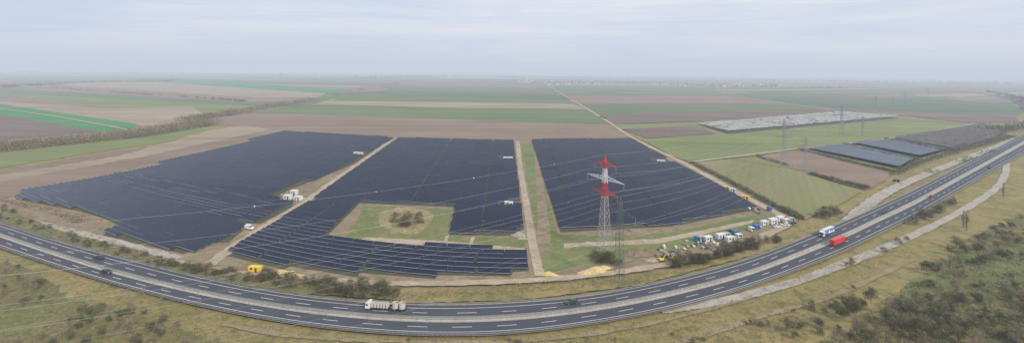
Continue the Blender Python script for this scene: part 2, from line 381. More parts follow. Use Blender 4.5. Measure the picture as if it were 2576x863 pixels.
def line(t,wd,z,name,label,dash=None):
    pts=[rp(s,t,z) for s in SC]; V=[];Fc=[]
    res=[]
    for i in range(len(pts)-1):
        L=(pts[i+1]-pts[i]).length; n=max(1,int(L/1.0))
        for k in range(n): res.append(pts[i].lerp(pts[i+1],k/n))
    cum=[0]
    for i in range(1,len(res)): cum.append(cum[-1]+(res[i]-res[i-1]).length)
    def emit(i0,i1):
        idx=list(range(i0,i1+1,2 if dash else 3))
        if idx[-1]!=i1: idx.append(i1)
        b0=len(V)
        for j in idx:
            dd=(res[min(j+1,len(res)-1)]-res[max(j-1,0)]).normalized(); nn=Vector((-dd.y,dd.x,0))*wd/2
            V.append(res[j]+nn);V.append(res[j]-nn)
        for q in range(len(idx)-1): Fc.append((b0+2*q,b0+2*q+1,b0+2*q+3,b0+2*q+2))
    if not dash: emit(0,len(res)-1)
    else:
        i=0
        while i<len(res)-2:
            c0=cum[i]; j=i
            while j<len(res)-1 and cum[j]-c0<dash[0]: j+=1
            emit(i,j)
            while j<len(res)-1 and cum[j]-c0<dash[1]: j+=1
            i=j
    struct(obj(name,mkmesh(name,V,Fc,[m_paint])),label,"road marking")
line(.20,.22,1.03,"edge_line","solid white edge line"); line(.83,.20,1.03,"edge_line","solid white edge line")
line(.53,.23,1.03,"lane_line","dashed white lane line",(5.5,15))
line(1.16,.20,1.03,"edge_line","solid white edge line"); line(1.80,.22,1.03,"edge_line","solid white edge line")
line(1.48,.23,1.03,"lane_line","dashed white lane line",(5.5,15))
m_galv=plain("galvanised_steel",(.42,.44,.46),.45,.6,.1)
def rail(t,label):
    pts=[rp(s,t,.95) for s in SC]; b=MB()
    for i in range(len(pts)-1):
        p,q=pts[i],pts[i+1]
        L=(q-p).length; n=max(1,round(L/4))
        for k in range(n):
            a=p.lerp(q,k/n); c=p.lerp(q,(k+1)/n)
            b.beam(a,a+Vector((0,0,.85)),.07)
            b.quad([a+Vector((0,0,.48)),c+Vector((0,0,.48)),c+Vector((0,0,.85)),a+Vector((0,0,.85))])
    tag(obj("guardrail",b.mesh("guardrail",[m_galv])),label,"guardrail","guardrails along the motorway")
rail(-.06,"grey steel guardrail along the outer verge"); rail(2.05,"grey steel guardrail along the inner verge")
rail(.93,"grey steel guardrail along the median"); rail(1.07,"grey steel guardrail along the median")
track("motorway",[(2640,300),(2590,272),(2555,252),(2500,240),(2440,234),(2380,229)],30,.95,m_asph,"distant stretch of motorway bending away")
# ---------------------------------------------------------------- solar park
def panel_mat():
    m,nt,b=newmat("solar_glass")
    uvn=nt.nodes.new("ShaderNodeUVMap").outputs[0]
    sp=nt.nodes.new("ShaderNodeSeparateXYZ"); nt.links.new(uvn,sp.inputs[0])
    fx=mth(nt,'FRACT',sp.outputs[0]); fy=mth(nt,'FRACT',mth(nt,'MULTIPLY',sp.outputs[1],2.0))
    lx=mth(nt,'LESS_THAN',fx,.045); ly=mth(nt,'LESS_THAN',fy,.03)
    g=mth(nt,'MAXIMUM',lx,ly)
    lo=mth(nt,'LESS_THAN',sp.outputs[1],.055)
    pos=nt.nodes.new("ShaderNodeNewGeometry").outputs["Position"]
    f=ramp(nt,noise(nt,pos,.02,4),.35,.65)
    base=mixc(nt,f,(.004,.009,.026),(.008,.015,.037))
    col=mixc(nt,mth(nt,'MULTIPLY',g,.4),base,(.10,.13,.18))
    col=mixc(nt,mth(nt,'MULTIPLY',lo,.9),col,(.36,.41,.47))
    nt.links.new(col,b.inputs["Base Color"]); b.inputs["Roughness"].default_value=.25
    b.inputs["Specular IOR Level"].default_value=.14
    return m
m_pan=panel_mat(); m_frame=plain("aluminium_rack",(.22,.24,.26),.5,.4,.1); m_back=plain("panel_back",(.12,.13,.15),.6)
ZF,ZB=.22,.58
TABL=11.0
def table_geo(b,uv):
    n=len(b.v)
    b.v+=[(-.5,-.5,ZF),(.5,-.5,ZF),(.5,.5,ZB),(-.5,.5,ZB),(-.5,-.5,ZF-.02),(.5,-.5,ZF-.02),(.5,.5,ZB-.02),(-.5,.5,ZB-.02)]
    for q,mi in (((0,1,2,3),0),((7,6,5,4),1),((0,4,5,1),1),((2,6,7,3),1),((1,5,6,2),1),((3,7,4,0),1)):
        b.f.append(tuple(n+k for k in q)); b.i.append(mi)
        if mi==0: uv+=[(0,0),(10,0),(10,1),(0,1)]
        else: uv+=[(0.5,.3)]*4
pb=MB();uvs=[];table_geo(pb,uvs)
me_panel=mkmesh("panel_surface",pb.v,pb.f,[m_pan,m_back],pb.i,uv=uvs)
rb=MB()
for x in (-.42,-.14,.14,.42):
    for yy,zt in ((-.3,ZF+.05),(.32,ZB-.09)):
        rb.box((x,yy,-.02),(.010,.03,zt))
for yy in (-.3,.32):
    rb.box((0,yy,ZF+(yy+.5)*(ZB-ZF)-.07),(.98,.03,.04))
me_rack=rb.mesh("solar_panel_table",[m_frame])
blockA=[(40,500),(50,486),(235,456),(320,436),(500,388),(720,333),(985,348),(905,403),(890,412),(720,480),(690,500),(740,505),(735,520),(655,562),(575,556),(612,578),(575,608),(530,608),(462,637),(258,590),(300,566),(262,548),(200,530)]
holeA=[(694,480),(790,480),(790,512),(694,506)]
blockB=[(1002,350),(1292,356),(1309,505),(1252,512),(1252,520),(1311,520),(1318,574),(1284,592),(1131,590),(1146,520),(905,510),(815,600),(955,616),(1325,635),(1330,680),(1290,682),(1285,693),(1100,690),(1095,700),(905,684),(900,695),(730,668),(715,676),(565,640),(640,594),(770,516),(880,436)]
blockC=[(1338,354),(1590,352),(1640,380),(1700,412),(1800,465),(1905,526),(1690,568),(1410,583),(1362,430)]
seams=[((1136,352),(1030,518)),((1240,355),(1210,592)),((1375,355),(1450,570)),((1478,352),(1692,560)),((955,614),(905,695)),((1198,630),(1196,693)),((838,520),(640,662))]
small_clear=[[(885,384),(916,384),(916,392),(885,392)],[(1255,396),(1300,396),(1300,403),(1255,403)],[(1640,402),(1690,402),(1690,411),(1640,411)],holeA]
racks=[[(245,456),(330,440),(520,470),(735,486),(740,510),(650,560),(540,552),(420,510)],[(570,640),(700,560),(840,520),(815,600),(955,614),(1330,635),(1330,700),(700,690)]]
def dseam(x,y):
    for (a,b),(c,d) in seams:
        if min(b,d)<=y<=max(b,d):
            xx=a+(c-a)*(y-b)/(d-b)
            if abs(x-xx)<.8*(y-185)/220+.4: return True
    return False
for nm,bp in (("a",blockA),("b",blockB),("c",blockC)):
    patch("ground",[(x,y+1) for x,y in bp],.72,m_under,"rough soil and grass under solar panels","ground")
tabs=[];PITCH=5.6
yy=111.0
while yy<900:
    for blk in (blockA,blockB,blockC):
        run=None
        step=11.0 if blk is blockA else 1.0
        x=-1298.0
        while x<1000:
            u,v=TI(x+step/2,yy)
            ok=0<=u<2100 and inpoly(u,v,blk) and not dseam(u,v) and not any(inpoly(u,v,s) for s in small_clear)
            if ok and run is None: run=x
            if (not ok) and run is not None:
                L=x-run
                if L>5:
                    n=max(1,round(L/TABL))
                    for k in range(n): tabs.append((run+L*k/n,run+L*(k+1)/n,yy))
                run=None
            x+=step
    yy+=PITCH
info=[]
for a,b_,yc in tabs:
    xm=(a+b_)/2; c=T(xm,yc); p=T(a,yc);q=T(b_,yc); d=(q-p); L=d.length; d.normalize(); n=Vector((-d.y,d.x,0))
    sp=abs((T(xm,yc+PITCH/2)-T(xm,yc-PITCH/2)).dot(n))
    u,v=TI(xm,yc); cov=.68
    if any(inpoly(u,v,r) for r in racks): cov=.52
    info.append((c,math.atan2(d.y,d.x),L*.975,sp*cov,(v-yh(u))))
info.sort(key=lambda t:-t[4])
BASEZ=.74
for k,(c,an,L,wd,dep) in enumerate(info[:300]):
    hz=2.1
    o=obj("solar_panel_table",me_rack,(c.x,c.y,BASEZ+U(-.05,.05)),an,scale=(L,wd,hz+wd*.25))
    tag(o,"dark blue tilted solar panel table on a metal rack","solar panel","solar panel tables in long parallel rows")
    obj("panel_surface",me_panel,parent=o)
V=[];Fc=[];UVs=[];I=[]
for (c,an,L,wd,dep) in info[300:]:
    ca,sa=math.cos(an),math.sin(an); hz=2.1+wd*.25; n=len(V); jz=U(-.08,.08); tl=U(-.04,.04)
    for (x,y_,z) in pb.v:
        X=x*L;Y=y_*wd; V.append((c.x+X*ca-Y*sa,c.y+X*sa+Y*ca,BASEZ+z*hz+jz+tl*y_*3))
    for f_,mi in zip(pb.f,pb.i):
        Fc.append(tuple(n+q for q in f_)); I.append(mi)
    UVs+=uvs
o=obj("solar_panel_rows",mkmesh("solar_panel_rows",V,Fc,[m_pan,m_back],I,uv=UVs))
tag(o,"thousands of dark blue solar panels in dense parallel rows","solar panels",None,"stuff")
print("TABLES",len(info))
m_net=plain("pale_netting",(.27,.275,.27),.8,0,.3,.05); m_netd=plain("grey_panels",(.125,.150,.185),.7,0,.12,.05); m_vine=plain("bare_vines",(.085,.078,.072),.9,0,.3,.05)
m_netd.node_tree.nodes["Principled BSDF"].inputs["Specular IOR Level"].default_value=.15
def rowsblock(poly,nrows,mat,label,name,hgt=2.0,wd=3.2,cat="solar panels",step=12,skip=.06,var=.15,fill=.9):
    a,b_,c,d=poly
    mbk=MB()
    for i in range(nrows):
        t=(i+.5)/nrows
        p=P(a[0]+(b_[0]-a[0])*t,a[1]+(b_[1]-a[1])*t); q=P(d[0]+(c[0]-d[0])*t,d[1]+(c[1]-d[1])*t)
        dd=(q-p); L=dd.length; dd.normalize(); nn=Vector((-dd.y,dd.x,0)); n=max(1,int(L/step))
        for k in range(n):
            if R()<skip: continue
            s=p.lerp(q,k/n);e=p.lerp(q,(k+fill)/n); h0=hgt*U(1-var,1+var)
            z0=Vector((0,0,1.2+h0*.6)); z1=Vector((0,0,1.2+h0))
            mbk.quad([s-nn*wd/2+z0,e-nn*wd/2+z0,e+nn*wd/2+z1,s+nn*wd/2+z1])
            mbk.beam(s+Vector((0,0,.5)),s+z1,.12,sides=3)
    tag(obj(name,mbk.mesh(name,[mat])),label,cat,None,"stuff")
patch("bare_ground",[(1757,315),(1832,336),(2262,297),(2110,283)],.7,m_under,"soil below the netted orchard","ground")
patch("bare_ground",[(2030,376),(2130,363),(2304,402),(2262,426)],.7,m_tgrass,"pale dry soil below the panel rows","ground")
patch("bare_ground",[(2140,362),(2232,353),(2378,380),(2315,398)],.7,m_tgrass,"pale dry soil below the panel rows","ground")
rowsblock([(1757,315),(1832,334),(2262,296),(2110,284)],14,m_net,"pale net covered orchard rows on posts","netted_orchard",3.0,2.8,"orchard netting")
rowsblock([(2130,364),(2032,376),(2262,424),(2302,402)],9,m_netd,"grey panel rows on a fenced plot","panel_rows",1.6,4.6,skip=0,var=.02,fill=1)
rowsblock([(2232,354),(2142,362),(2315,396),(2376,380)],8,m_netd,"grey panel rows beside dark hedges","panel_rows",1.6,4.6,skip=0,var=.02,fill=1)
rowsblock([(2250,350),(2392,376),(2535,326),(2470,314)],24,m_vine,"dark bare orchard rows on brown soil","orchard_rows",2.2,1.6,"orchard",7)
# ---------------------------------------------------------------- vegetation
def veg(n,c): 
    m=plain(n,c,.9,0,.3,.8); m.node_tree.nodes["Principled BSDF"].inputs["Specular IOR Level"].default_value=.1; return m
m_tw=[veg("twigs_light",(.315,.260,.175)),veg("twigs_brown",(.200,.165,.100)),veg("twigs_dark",(.100,.090,.052)),veg("ivy_green",(.115,.145,.050))]
m_bark=plain("bark",(.20,.17,.13),.9)
def twig(b,p,dirv,L,W,m):
    dirv=dirv.normalized(); s=dirv.cross(Vector((U(-1,1),U(-1,1),U(-1,1)))).normalized()*W/2
    n=len(b.v); b.v+=[tuple(p-s),tuple(p+s),tuple(p+dirv*L)]; b.f.append((n,n+1,n+2)); b.i.append(m)
def crown(b,h,rx,z0,n,k,L,W,pal,up=.6):
    cs=[]
    for _ in range(k):
        t=U(0,2*math.pi); rr=math.sqrt(R()); zz=U(-1,1); sc=math.sqrt(max(0,1-zz*zz*.8))
        cs.append((Vector((math.cos(t)*rr*rx*sc*.8,math.sin(t)*rr*rx*sc*.8,z0+(h-z0)*(.5+.45*zz))),random.choice(pal),U(.6,1.2)))
    for i in range(n):
        c,mi,s=random.choice(cs)
        p=c+Vector((random.gauss(0,1),random.gauss(0,1),random.gauss(0,.8)))*rx*.24*s
        if p.z<.05: p.z=U(.05,.6)
        d=Vector((p.x,p.y,0))/rx+Vector((U(-.6,.6),U(-.6,.6),up*U(.2,1.4)))
        twig(b,p,d,L*U(.6,1.4),W*U(.6,1.3),mi if R()<.75 else random.choice(pal))
def tree_var(h,rx,n,L,W,pal,trunk=True,z0=None,limbs=7,k=16,up=.6):
    tb=MB(); tb.beam((0,0,-.1),(U(-.1,.1),U(-.1,.1),h*.45),h*.022,0,h*.013,6)
    tb.beam((0,0,h*.45),(U(-.2,.2),U(-.2,.2),h*.9),h*.013,0,h*.004,5)
    for i in range(limbs):
        t=U(0,2*math.pi); z=h*U(.2,.6); ln=rx*U(.6,.95)
        tb.beam((0,0,z),(math.cos(t)*ln,math.sin(t)*ln,min(h*.92,z+h*U(.15,.4))),h*.009,0,h*.003,4)
    cbb=MB(); crown(cbb,h,rx,h*.25 if z0 is None else z0,n,k,L,W,pal,up)
    return tb.mesh("trunk",[m_bark]),cbb.mesh("crown",m_tw)
shr=[tree_var(3.0,2.1,700,.6,.12,[1,1,0,2],z0=.1,k=12) for _ in range(3)]+[tree_var(2.4,2.3,700,.55,.13,[1,2,2,3],z0=.1,k=12) for _ in range(3)]
trs=[tree_var(8,3.0,950,1.1,.10,[0,1,1,0]) for _ in range(3)]+[tree_var(6.2,2.8,1050,.95,.12,[1,1,2,3]) for _ in range(3)]+[tree_var(5.0,2.7,1000,.8,.13,[3,3,1,2],z0=.4) for _ in range(2)]
pops=[tree_var(15,1.3,480,1.6,.09,[0,0,1],z0=1.5,limbs=16,k=26,up=2.6) for _ in range(2)]
def plant(kind,var,u,v,s,label,cat,group):
    p=P(u,v,.85 if v<770 else .2); o=obj(kind,None,p,U(0,6.28),scale=(s*U(.85,1.2),s*U(.85,1.2),s*U(.85,1.15)))
    o.empty_display_size=.5
    tag(o,label,cat,group)
    obj("trunk",var[0],parent=o); obj("crown",var[1],parent=o)
def shrubs(poly,n,s=(.7,1.3),vs=None,label="leafless grey brown winter shrub in dry grass",group="winter shrubs along the motorway"):
    for u,v in sample(poly,n): plant("winter_shrub",random.choice(vs or shr),u,v,U(*s),label,"shrub",group)
def trees(poly,n,s=(.7,1.3),vs=None,label="bare winter tree with grey brown branches",group="bare winter trees beside the motorway"):
    for u,v in sample(poly,n): plant("bare_tree",random.choice(vs or trs),u,v,U(*s),label,"tree",group)
shrubs([(0,515),(170,590),(430,655),(640,690),(640,712),(430,680),(200,615),(0,550)],62,(.5,1.0))
shrubs([(640,690),(1010,722),(1010,750),(900,750),(760,732),(620,706)],62,(.7,1.3))
shrubs([(1690,662),(1800,636),(1960,596),(1960,612),(1800,655),(1700,680)],50,(.8,1.4),shr[2:])
shrubs([(1495,648),(1550,640),(1555,668),(1500,668)],7,(1,1.6),shr[3:],"dense green brown shrub at the tower foot")
shrubs([(985,540),(1062,542),(1062,562),(1030,574),(985,566)],24,(.6,1.05),shr,"tangled shrub on a meadow island","winter shrubs on the meadow island")
shrubs([(2060,530),(2110,520),(2115,540),(2065,556)],10,(1.0,1.5))
shrubs([(2290,560),(2350,530),(2400,500),(2400,512),(2330,560),(2290,578)],14,(1,1.6))
shrubs([(2120,660),(2300,590),(2300,610),(2140,680)],6,(.5,.9))
shrubs([(1000,850),(1700,840),(2000,780),(2200,700),(2100,863),(1000,880)],24,(.3,.8))
shrubs([(2100,863),(2330,720),(2576,560),(2640,600),(2640,900)],50,(.5,1.2))
trees([(2400,620),(2576,545),(2576,640),(2440,700),(2330,720),(2330,680)],40,(.5,.95))
trees([(2240,800),(2330,740),(2440,720),(2600,640),(2640,900),(2300,900)],58,(.5,.95))
trees([(2090,863),(2180,810),(2300,780),(2300,880)],14,(.4,.9))
trees([(1960,840),(2100,770),(2170,760),(2100,830),(2000,863)],8,(.4,.7))
trees([(2100,790),(2190,750),(2200,770),(2110,810)],10,(.5,1.0),trs[3:])
trees([(175,770),(300,775),(430,810),(560,866),(520,900),(170,900)],46,(.35,.6),trs[1:])
trees([(-60,660),(60,672),(150,745),(100,765),(-60,765)],30,(.4,.62),trs[1:])
trees([(0,840),(60,830),(160,880),(0,900)],6,(.4,.6))
for u,v,s in [(2432,580,.9),(2424,574,.75),(2524,500,.75)]:
    plant("poplar_tree",random.choice(pops),u,v,s,"tall narrow leafless poplar","tree","row of poplars by the farm road")
def belt(pts,hgt,wd,n,fs,pal,label,name="tree_belt",gap=0):
    b=MB(); c=[P(u,v,.5) for u,v in cr(pts,8)]
    for q in range(n):
        i=random.randrange(len(c)-1); t=R(); p=c[i].lerp(c[i+1],t)
        if gap and math.sin(p.x*.05+p.y*.031)+math.sin(p.x*.013)<gap-1: continue
        hh=hgt*(.55+.45*abs(math.sin(p.x*.11+math.sin(p.y*.07)*2)))*U(.6,1.1)
        ctr=p+Vector((U(-1,1)*wd/2,U(-1,1)*wd/2,hh*.5)); mi=random.choice(pal)
        for k in range(9):
            g=Vector((random.gauss(0,1)*hh*.3,random.gauss(0,1)*hh*.3,random.gauss(0,1)*hh*.25))
            pp=ctr+g; pp.z=max(.6,pp.z)
            twig(b,pp,Vector((U(-.7,.7),U(-.7,.7),U(.1,1.2))),fs*U(.6,1.5),fs*.38,mi)
    tag(obj(name,b.mesh(name,m_tw)),label,"trees",None,"stuff")
L1="belt of leafless grey brown trees between fields"
belt([(-150,385),(0,378),(150,362),(300,348),(400,334),(480,320),(520,314)],12,38,4600,1.5,[0,1,1,2],L1)
belt([(470,304),(540,294),(600,285),(680,270),(765,257)],11,30,1300,2.2,[0,1,2],L1)
belt([(765,257),(830,246),(900,230),(960,217),(1000,210)],12,30,300,3.5,[1,2,0],L1,gap=.8)
belt([(75,217),(250,208),(400,206),(440,204)],14,40,500,5,[2,1],L1)
belt([(60,214),(200,228),(380,240),(560,252),(640,260)],7,14,450,3,[2,1],L1,gap=.4)
belt([(0,222),(40,220)],16,40,60,5,[2],L1)
belt([(900,199),(1000,196),(1080,196)],22,200,160,11,[2,2,1],L1)
belt([(0,182),(300,186),(560,190),(900,193),(1280,196)],22,300,380,16,[2,2,1],L1,gap=.6)
belt([(1290,197),(1700,199),(2100,206),(2500,212)],22,300,420,14,[2,2,1],L1,gap=.7)
belt([(1290,206),(1420,208),(1560,210)],10,120,160,8,[2,1,1],L1,gap=.5)
belt([(1500,206),(1600,210),(1960,222),(2100,222)],12,100,220,8,[2,1],L1,gap=.8)
belt([(2480,232),(2540,245),(2576,256),(2600,280)],16,40,200,5,[2,3],L1)
belt([(2500,330),(2560,328),(2600,318)],12,30,150,3,[2,1,3],L1)
hl="dark clipped hedge line beside the plots"
belt([(1742,410),(1800,440),(1860,472),(1920,505),(1980,535),(2012,550)],3.2,4,900,.9,[2,1,3],"dark shrub hedge along the site road","hedge")
belt([(1904,394),(1940,405),(1980,416)],3,3,120,1,[2,1],hl,"hedge")
belt([(2012,378),(2080,394),(2150,412),(2240,432)],3.5,4,420,1.1,[2,2,1],hl,"hedge")
belt([(2040,440),(2100,455),(2185,476)],3.2,5,300,1,[2,2,3],hl,"hedge")
belt([(2122,364),(2200,384),(2310,404)],3.5,4,300,1.2,[2,2,1],hl,"hedge")
belt([(2225,352),(2300,366),(2390,384)],3.5,4,260,1.3,[2,2],hl,"hedge")
belt([(2390,384),(2450,368),(2500,354),(2545,322)],6,8,420,1.5,[2,2,1],hl,"hedge")
belt([(2250,440),(2320,410),(2400,386),(2500,360),(2545,345)],5,8,700,1.3,[2,1,3],"dark scrub along the service road","hedge")
belt([(2300,450),(2400,415),(2500,380)],3,10,220,1.1,[3,1,2],"low scrub on the verge","hedge",gap=.9)
belt([(0,505),(120,530),(200,560)],3,5,160,1,[0,1],"dry scrub at the site corner","hedge")
belt([(1510,296),(1530,302)],4,6,20,1.5,[2],"dark shrub clump by the dirt road","hedge")
tb=MB()
def tufts(poly,n,s,pal):
    for u,v in sample(poly,n):
        p=P(u,v,.3 if v>770 else .9); m=random.choice(pal)
        for k in range(5): twig(tb,p+Vector((U(-1,1),U(-1,1),0))*s,Vector((U(-.6,.6),U(-.6,.6),1)),s*U(.5,1.2),s*.35,m)
tufts([(560,800),(900,850),(1300,850),(1700,790),(2000,700),(2250,600),(2300,640),(2100,740),(2000,900),(560,900)],2500,.55,[0,0,1,3])
tufts([(0,640),(560,790),(560,900),(0,900)],1500,.55,[0,1,1,3])
tufts([(2060,863),(2330,690),(2576,530),(2640,560),(2640,900),(2060,900)],3800,.7,[0,1,0,3,3])
tufts([(1020,735),(1700,680),(2100,550),(2400,420),(2480,390),(2140,545),(1600,716),(1000,758)],1300,.5,[0,0,1])
tufts([(0,515),(430,650),(1010,722),(1000,755),(450,690),(0,560)],1600,.6,[0,1,2])
tufts([(950,528),(1090,530),(1085,575),(1040,590),(950,570)],260,.5,[0,1,3])
tag(obj("dry_grass_tufts",tb.mesh("dry_grass_tufts",m_tw)),"dry grass tufts and brambles on the verges","grass",None,"stuff")
# ---------------------------------------------------------------- villages
m_wall=[plain("render_white",(.66,.64,.60),.8),plain("render_cream",(.52,.47,.39),.8),plain("render_grey",(.42,.41,.40),.8)]
m_roof=[plain("tile_red",(.26,.14,.10),.8),plain("tile_brown",(.18,.12,.09),.8),plain("tile_grey",(.18,.18,.19),.8)]
hv=[]
for i in range(3):
    b=MB(); b.box((0,0,0),(13,9,5.2),0)
    n=len(b.v); b.v+=[(-7,-5,5.1),(7,-5,5.1),(7,5,5.1),(-7,5,5.1),(-7,0,9),(7,0,9)]
    for q in ((0,1,5,4),(2,3,4,5),(0,4,3),(1,2,5),(0,3,2,1)): b.f.append(tuple(n+k for k in q)); b.i.append(1)
    b.box((3,1.5,6.5),(.9,.9,3),0)
    for xx in (-4,-1,3): b.box((xx,-4.55,1.4),(1.3,.1,1.4),2)
    hv.append(b.mesh("village_house",[m_wall[i],m_roof[i],plain("window_dark",(.05,.06,.07),.3)]))
def village(poly,n,s):
    for u,v in sample(poly,n):
        k=random.randrange(3)
        o=obj("village_house",hv[k],P(u,v,.4),U(0,3.14),scale=(s*U(.7,1.5),s*U(.8,1.2),s*U(.7,1.1)))
        tag(o,["white house with red tiled roof","cream house with brown roof","grey house with dark roof"][k]+" in the distant village","house","houses of the distant villages")
village([(1292,203),(1400,203),(1550,207),(1560,213),(1380,214),(1300,210)],80,1.8)
village([(1620,208),(1960,214),(1965,222),(1640,216)],70,1.6)
village([(1560,196),(2300,204),(2300,210),(1600,203)],30,1.9)
village([(0,173),(400,178),(400,186),(0,186)],22,2.4)
village([(600,183),(1280,189),(1280,197),(640,194)],18,2.0)
# ---------------------------------------------------------------- towers and wires
m_red=plain("tower_red",(.62,.03,.05),.5,0,.08); m_whi=plain("tower_white",(.74,.75,.76),.5,0,.06); m_low=plain("tower_pale",(.40,.38,.37),.6,.1,.1); m_tg=plain("tower_grey",(.34,.36,.37),.6,.2,.1); m_tgr=plain("tower_green",(.11,.15,.12),.7,0,.1)
m_ins=plain("insulator_glass",(.25,.27,.25),.3); m_wire=plain("wire_aluminium",(.50,.52,.55),.4,.2,.05)
def tower(u,v,h,ang,mats,arms,label,base=3.2,wt=.16,name="transmission_tower"):
    o=obj(name,None,P(u,v,.7),ang); tag(o,label,"power pylon","power pylons crossing the plain")
    def hw(z):
        t=z/h
        return (base+(1.15-base)*min(1,t/.58)) if t<.58 else 1.15+(.5-1.15)*(t-.58)/.42
    zt=h*.93
    for z0,z1,mt in mats:
        b=MB(); z=z0; z1c=min(z1,zt)
        while z<z1c-.1:
            a=hw(z); zn=min(z1c,z+max(1.7,a*2.0)); c=hw(zn)
            P0=[Vector((sx*a,sy*a,z)) for sx,sy in ((-1,-1),(1,-1),(1,1),(-1,1))]
            P1=[Vector((sx*c,sy*c,zn)) for sx,sy in ((-1,-1),(1,-1),(1,1),(-1,1))]
            k2=.5 if z0<h*.5 else .6
            for k in range(4):
                j=(k+1)%4
                b.beam(P0[k],P1[k],wt); b.beam(P0[k],P1[j],wt*k2); b.beam(P0[j],P1[k],wt*k2); b.beam(P1[k],P1[j],wt*k2)
            z=zn
        if z1>zt:
            a=hw(zt)
            for sx,sy in ((-1,-1),(1,-1),(1,1),(-1,1)): b.beam((sx*a,sy*a,zt),(0,0,h),wt)
        obj("tower_body",b.mesh("tower_body",[mt]),parent=o)
    att=[]
    for z,hl,mt in arms:
        b=MB(); a=hw(z)
        for s in (-1,1):
            tip=Vector((0,s*hl,z+.3))
            for sx in (-1,1):
                lo=Vector((sx*a,s*a,z)); up=Vector((sx*a*.8,s*a*.8,z+1.9))
                b.beam(lo,tip,wt*.85); b.beam(up,tip,wt*.8)
                N=max(3,int(hl/2.4))
                for k in range(N):
                    p=lo.lerp(tip,k/N);q=up.lerp(tip,(k+.5)/N);r=lo.lerp(tip,(k+1)/N)
                    b.beam(p,q,wt*.45);b.beam(q,r,wt*.45)
            for k in range(1,5):
                p=Vector((-a,s*a,z)).lerp(tip,k/5);q=Vector((a,s*a,z)).lerp(tip,k/5); b.beam(p,q,wt*.45)
                q2=Vector((a,s*a,z)).lerp(tip,(k-1)/5); b.beam(p,q2,wt*.45)
        obj("cross_arm",b.mesh("cross_arm",[mt]),parent=o)
        for s in (-1,1):
            b=MB(); b.beam((0,0,.3),(0,0,-.2),.05)
            for k in range(8): b.beam((0,0,-.2-.28*k),(0,0,-.38-.28*k),.14,0,.07,8)
            obj("insulator",b.mesh("insulator",[m_ins]),(0,s*(hl-.4),z),parent=o)
            att.append(Vector((0,s*(hl-.4),z-2.5)))
    att.append(Vector((0,0,h)))
    R_=Matrix.Rotation(ang,3,'Z'); base_=P(u,v,.7)
    return [base_+R_@a for a in att]
def rwb(h): return [(0,h*.57,m_low),(h*.57,h*.71,m_red),(h*.71,h*.855,m_whi),(h*.855,h+1,m_red)]
def ang_line(u0,v0,u1,v1):
    d=P(u1,v1)-P(u0,v0); return math.atan2(d.y,d.x)
mainT=[((1520,634),48.5),((1972,420),47),((2117,337),46),((2203,288),44),((2277,262),42)]
secT=[((1558,715),37),((2026,430),33),((2170,342),30),((2245,277),38),((2335,246),38)]
def arms_main(h,ms): return [(h*.60,9.5,ms[0]),(h*.745,14.0,ms[1]),(h*.89,8.5,ms[2])]
A1=[];A2=[]
a0=math.atan2(139,243)
A1.append(tower(1520,634,48.5,a0,rwb(48.5),arms_main(48.5,[m_red,m_whi,m_red]),"tall red and white lattice pylon in grass",2.6,.125))
for (p,h) in mainT[1:]:
    A1.append(tower(p[0],p[1],h,ang_line(1520,637,*p),[(0,h+1,m_tg)],arms_main(h,[m_tg]*3),"grey lattice pylon standing in fields",2.8,.14 if p[0]<2100 else .22))
A2.append(tower(1558,715,37,a0,[(0,38,m_tgr)],[(24,7.0,m_tgr),(30,9.5,m_tgr)],"slender dark green lattice pylon by motorway",1.5,.075))
for (p,h) in secT[1:]:
    A2.append(tower(p[0],p[1],h,ang_line(1558,715,*p),[(0,h+1,m_tg)],[(h*.65,7,m_tg),(h*.82,9.5,m_tg)],"slender grey lattice pylon standing in fields",1.5,.13 if p[0]<2100 else .22))
def invP(X,Y):
    d=Vector((X,Y,-H)); k=d.y; return CX+F*d.dot(cr_)/k, V0-F*d.dot(cu_)/k
e1=invP(-205,98); e2=invP(-190,62)
B1=tower(e1[0],e1[1],49,a0,rwb(49),arms_main(49,[m_red,m_whi,m_red]),"tall red and white lattice pylon in grass",3.3,.17)
B2=tower(e2[0],e2[1],37,a0,[(0,38,m_tgr)],[(24,7.0,m_tgr),(30,9.5,m_tgr)],"slender dark green lattice pylon by motorway",1.7,.09)
def wire(p,q,sag,r):
    b=MB(); pts=[]
    for i in range(29):
        t=i/28; c=p.lerp(q,t); c=c-Vector((0,0,sag*4*t*(1-t))); pts.append(c)
    for i in range(28):
        b.beam(pts[i],pts[i+1],r,sides=3)
    tag(obj("power_line",b.mesh("power_line",[m_wire])),"thin sagging power line between pylons","power line","power lines strung between the pylons")
    return pts
for lst in (A1,A2):
    for i in range(len(lst)-1):
        for k in range(len(lst[0])):
            wire(lst[i][k],lst[i+1][k],9 if k<len(lst[0])-1 else 6,.032)
WW=[wire(A1[0][k],B1[k],9 if k<6 else 6,.023) for k in range(7)]
WW2=[wire(A2[0][k],B2[k],7,.014) for k in range(len(B2))]
m_ball=[plain("marker_orange",(.75,.16,.06),.5),plain("marker_pale",(.6,.5,.45),.5)]
import bmesh
for k in (0,1):
    bm=bmesh.new(); bmesh.ops.create_icosphere(bm,subdivisions=2,radius=.3)
    for f_ in bm.faces: f_.smooth=True
    me=bpy.data.meshes.new("marker_ball"); bm.to_mesh(me); bm.free(); me.materials.append(m_ball[k]); m_ball[k]=me
for n_,i in enumerate(range(3,22,4)):
    o=obj("marker_ball",m_ball[n_%2],WW[6][i]); tag(o,("orange" if n_%2==0 else "faded pink")+" warning ball threaded on a power line","warning ball","warning balls on the power lines")
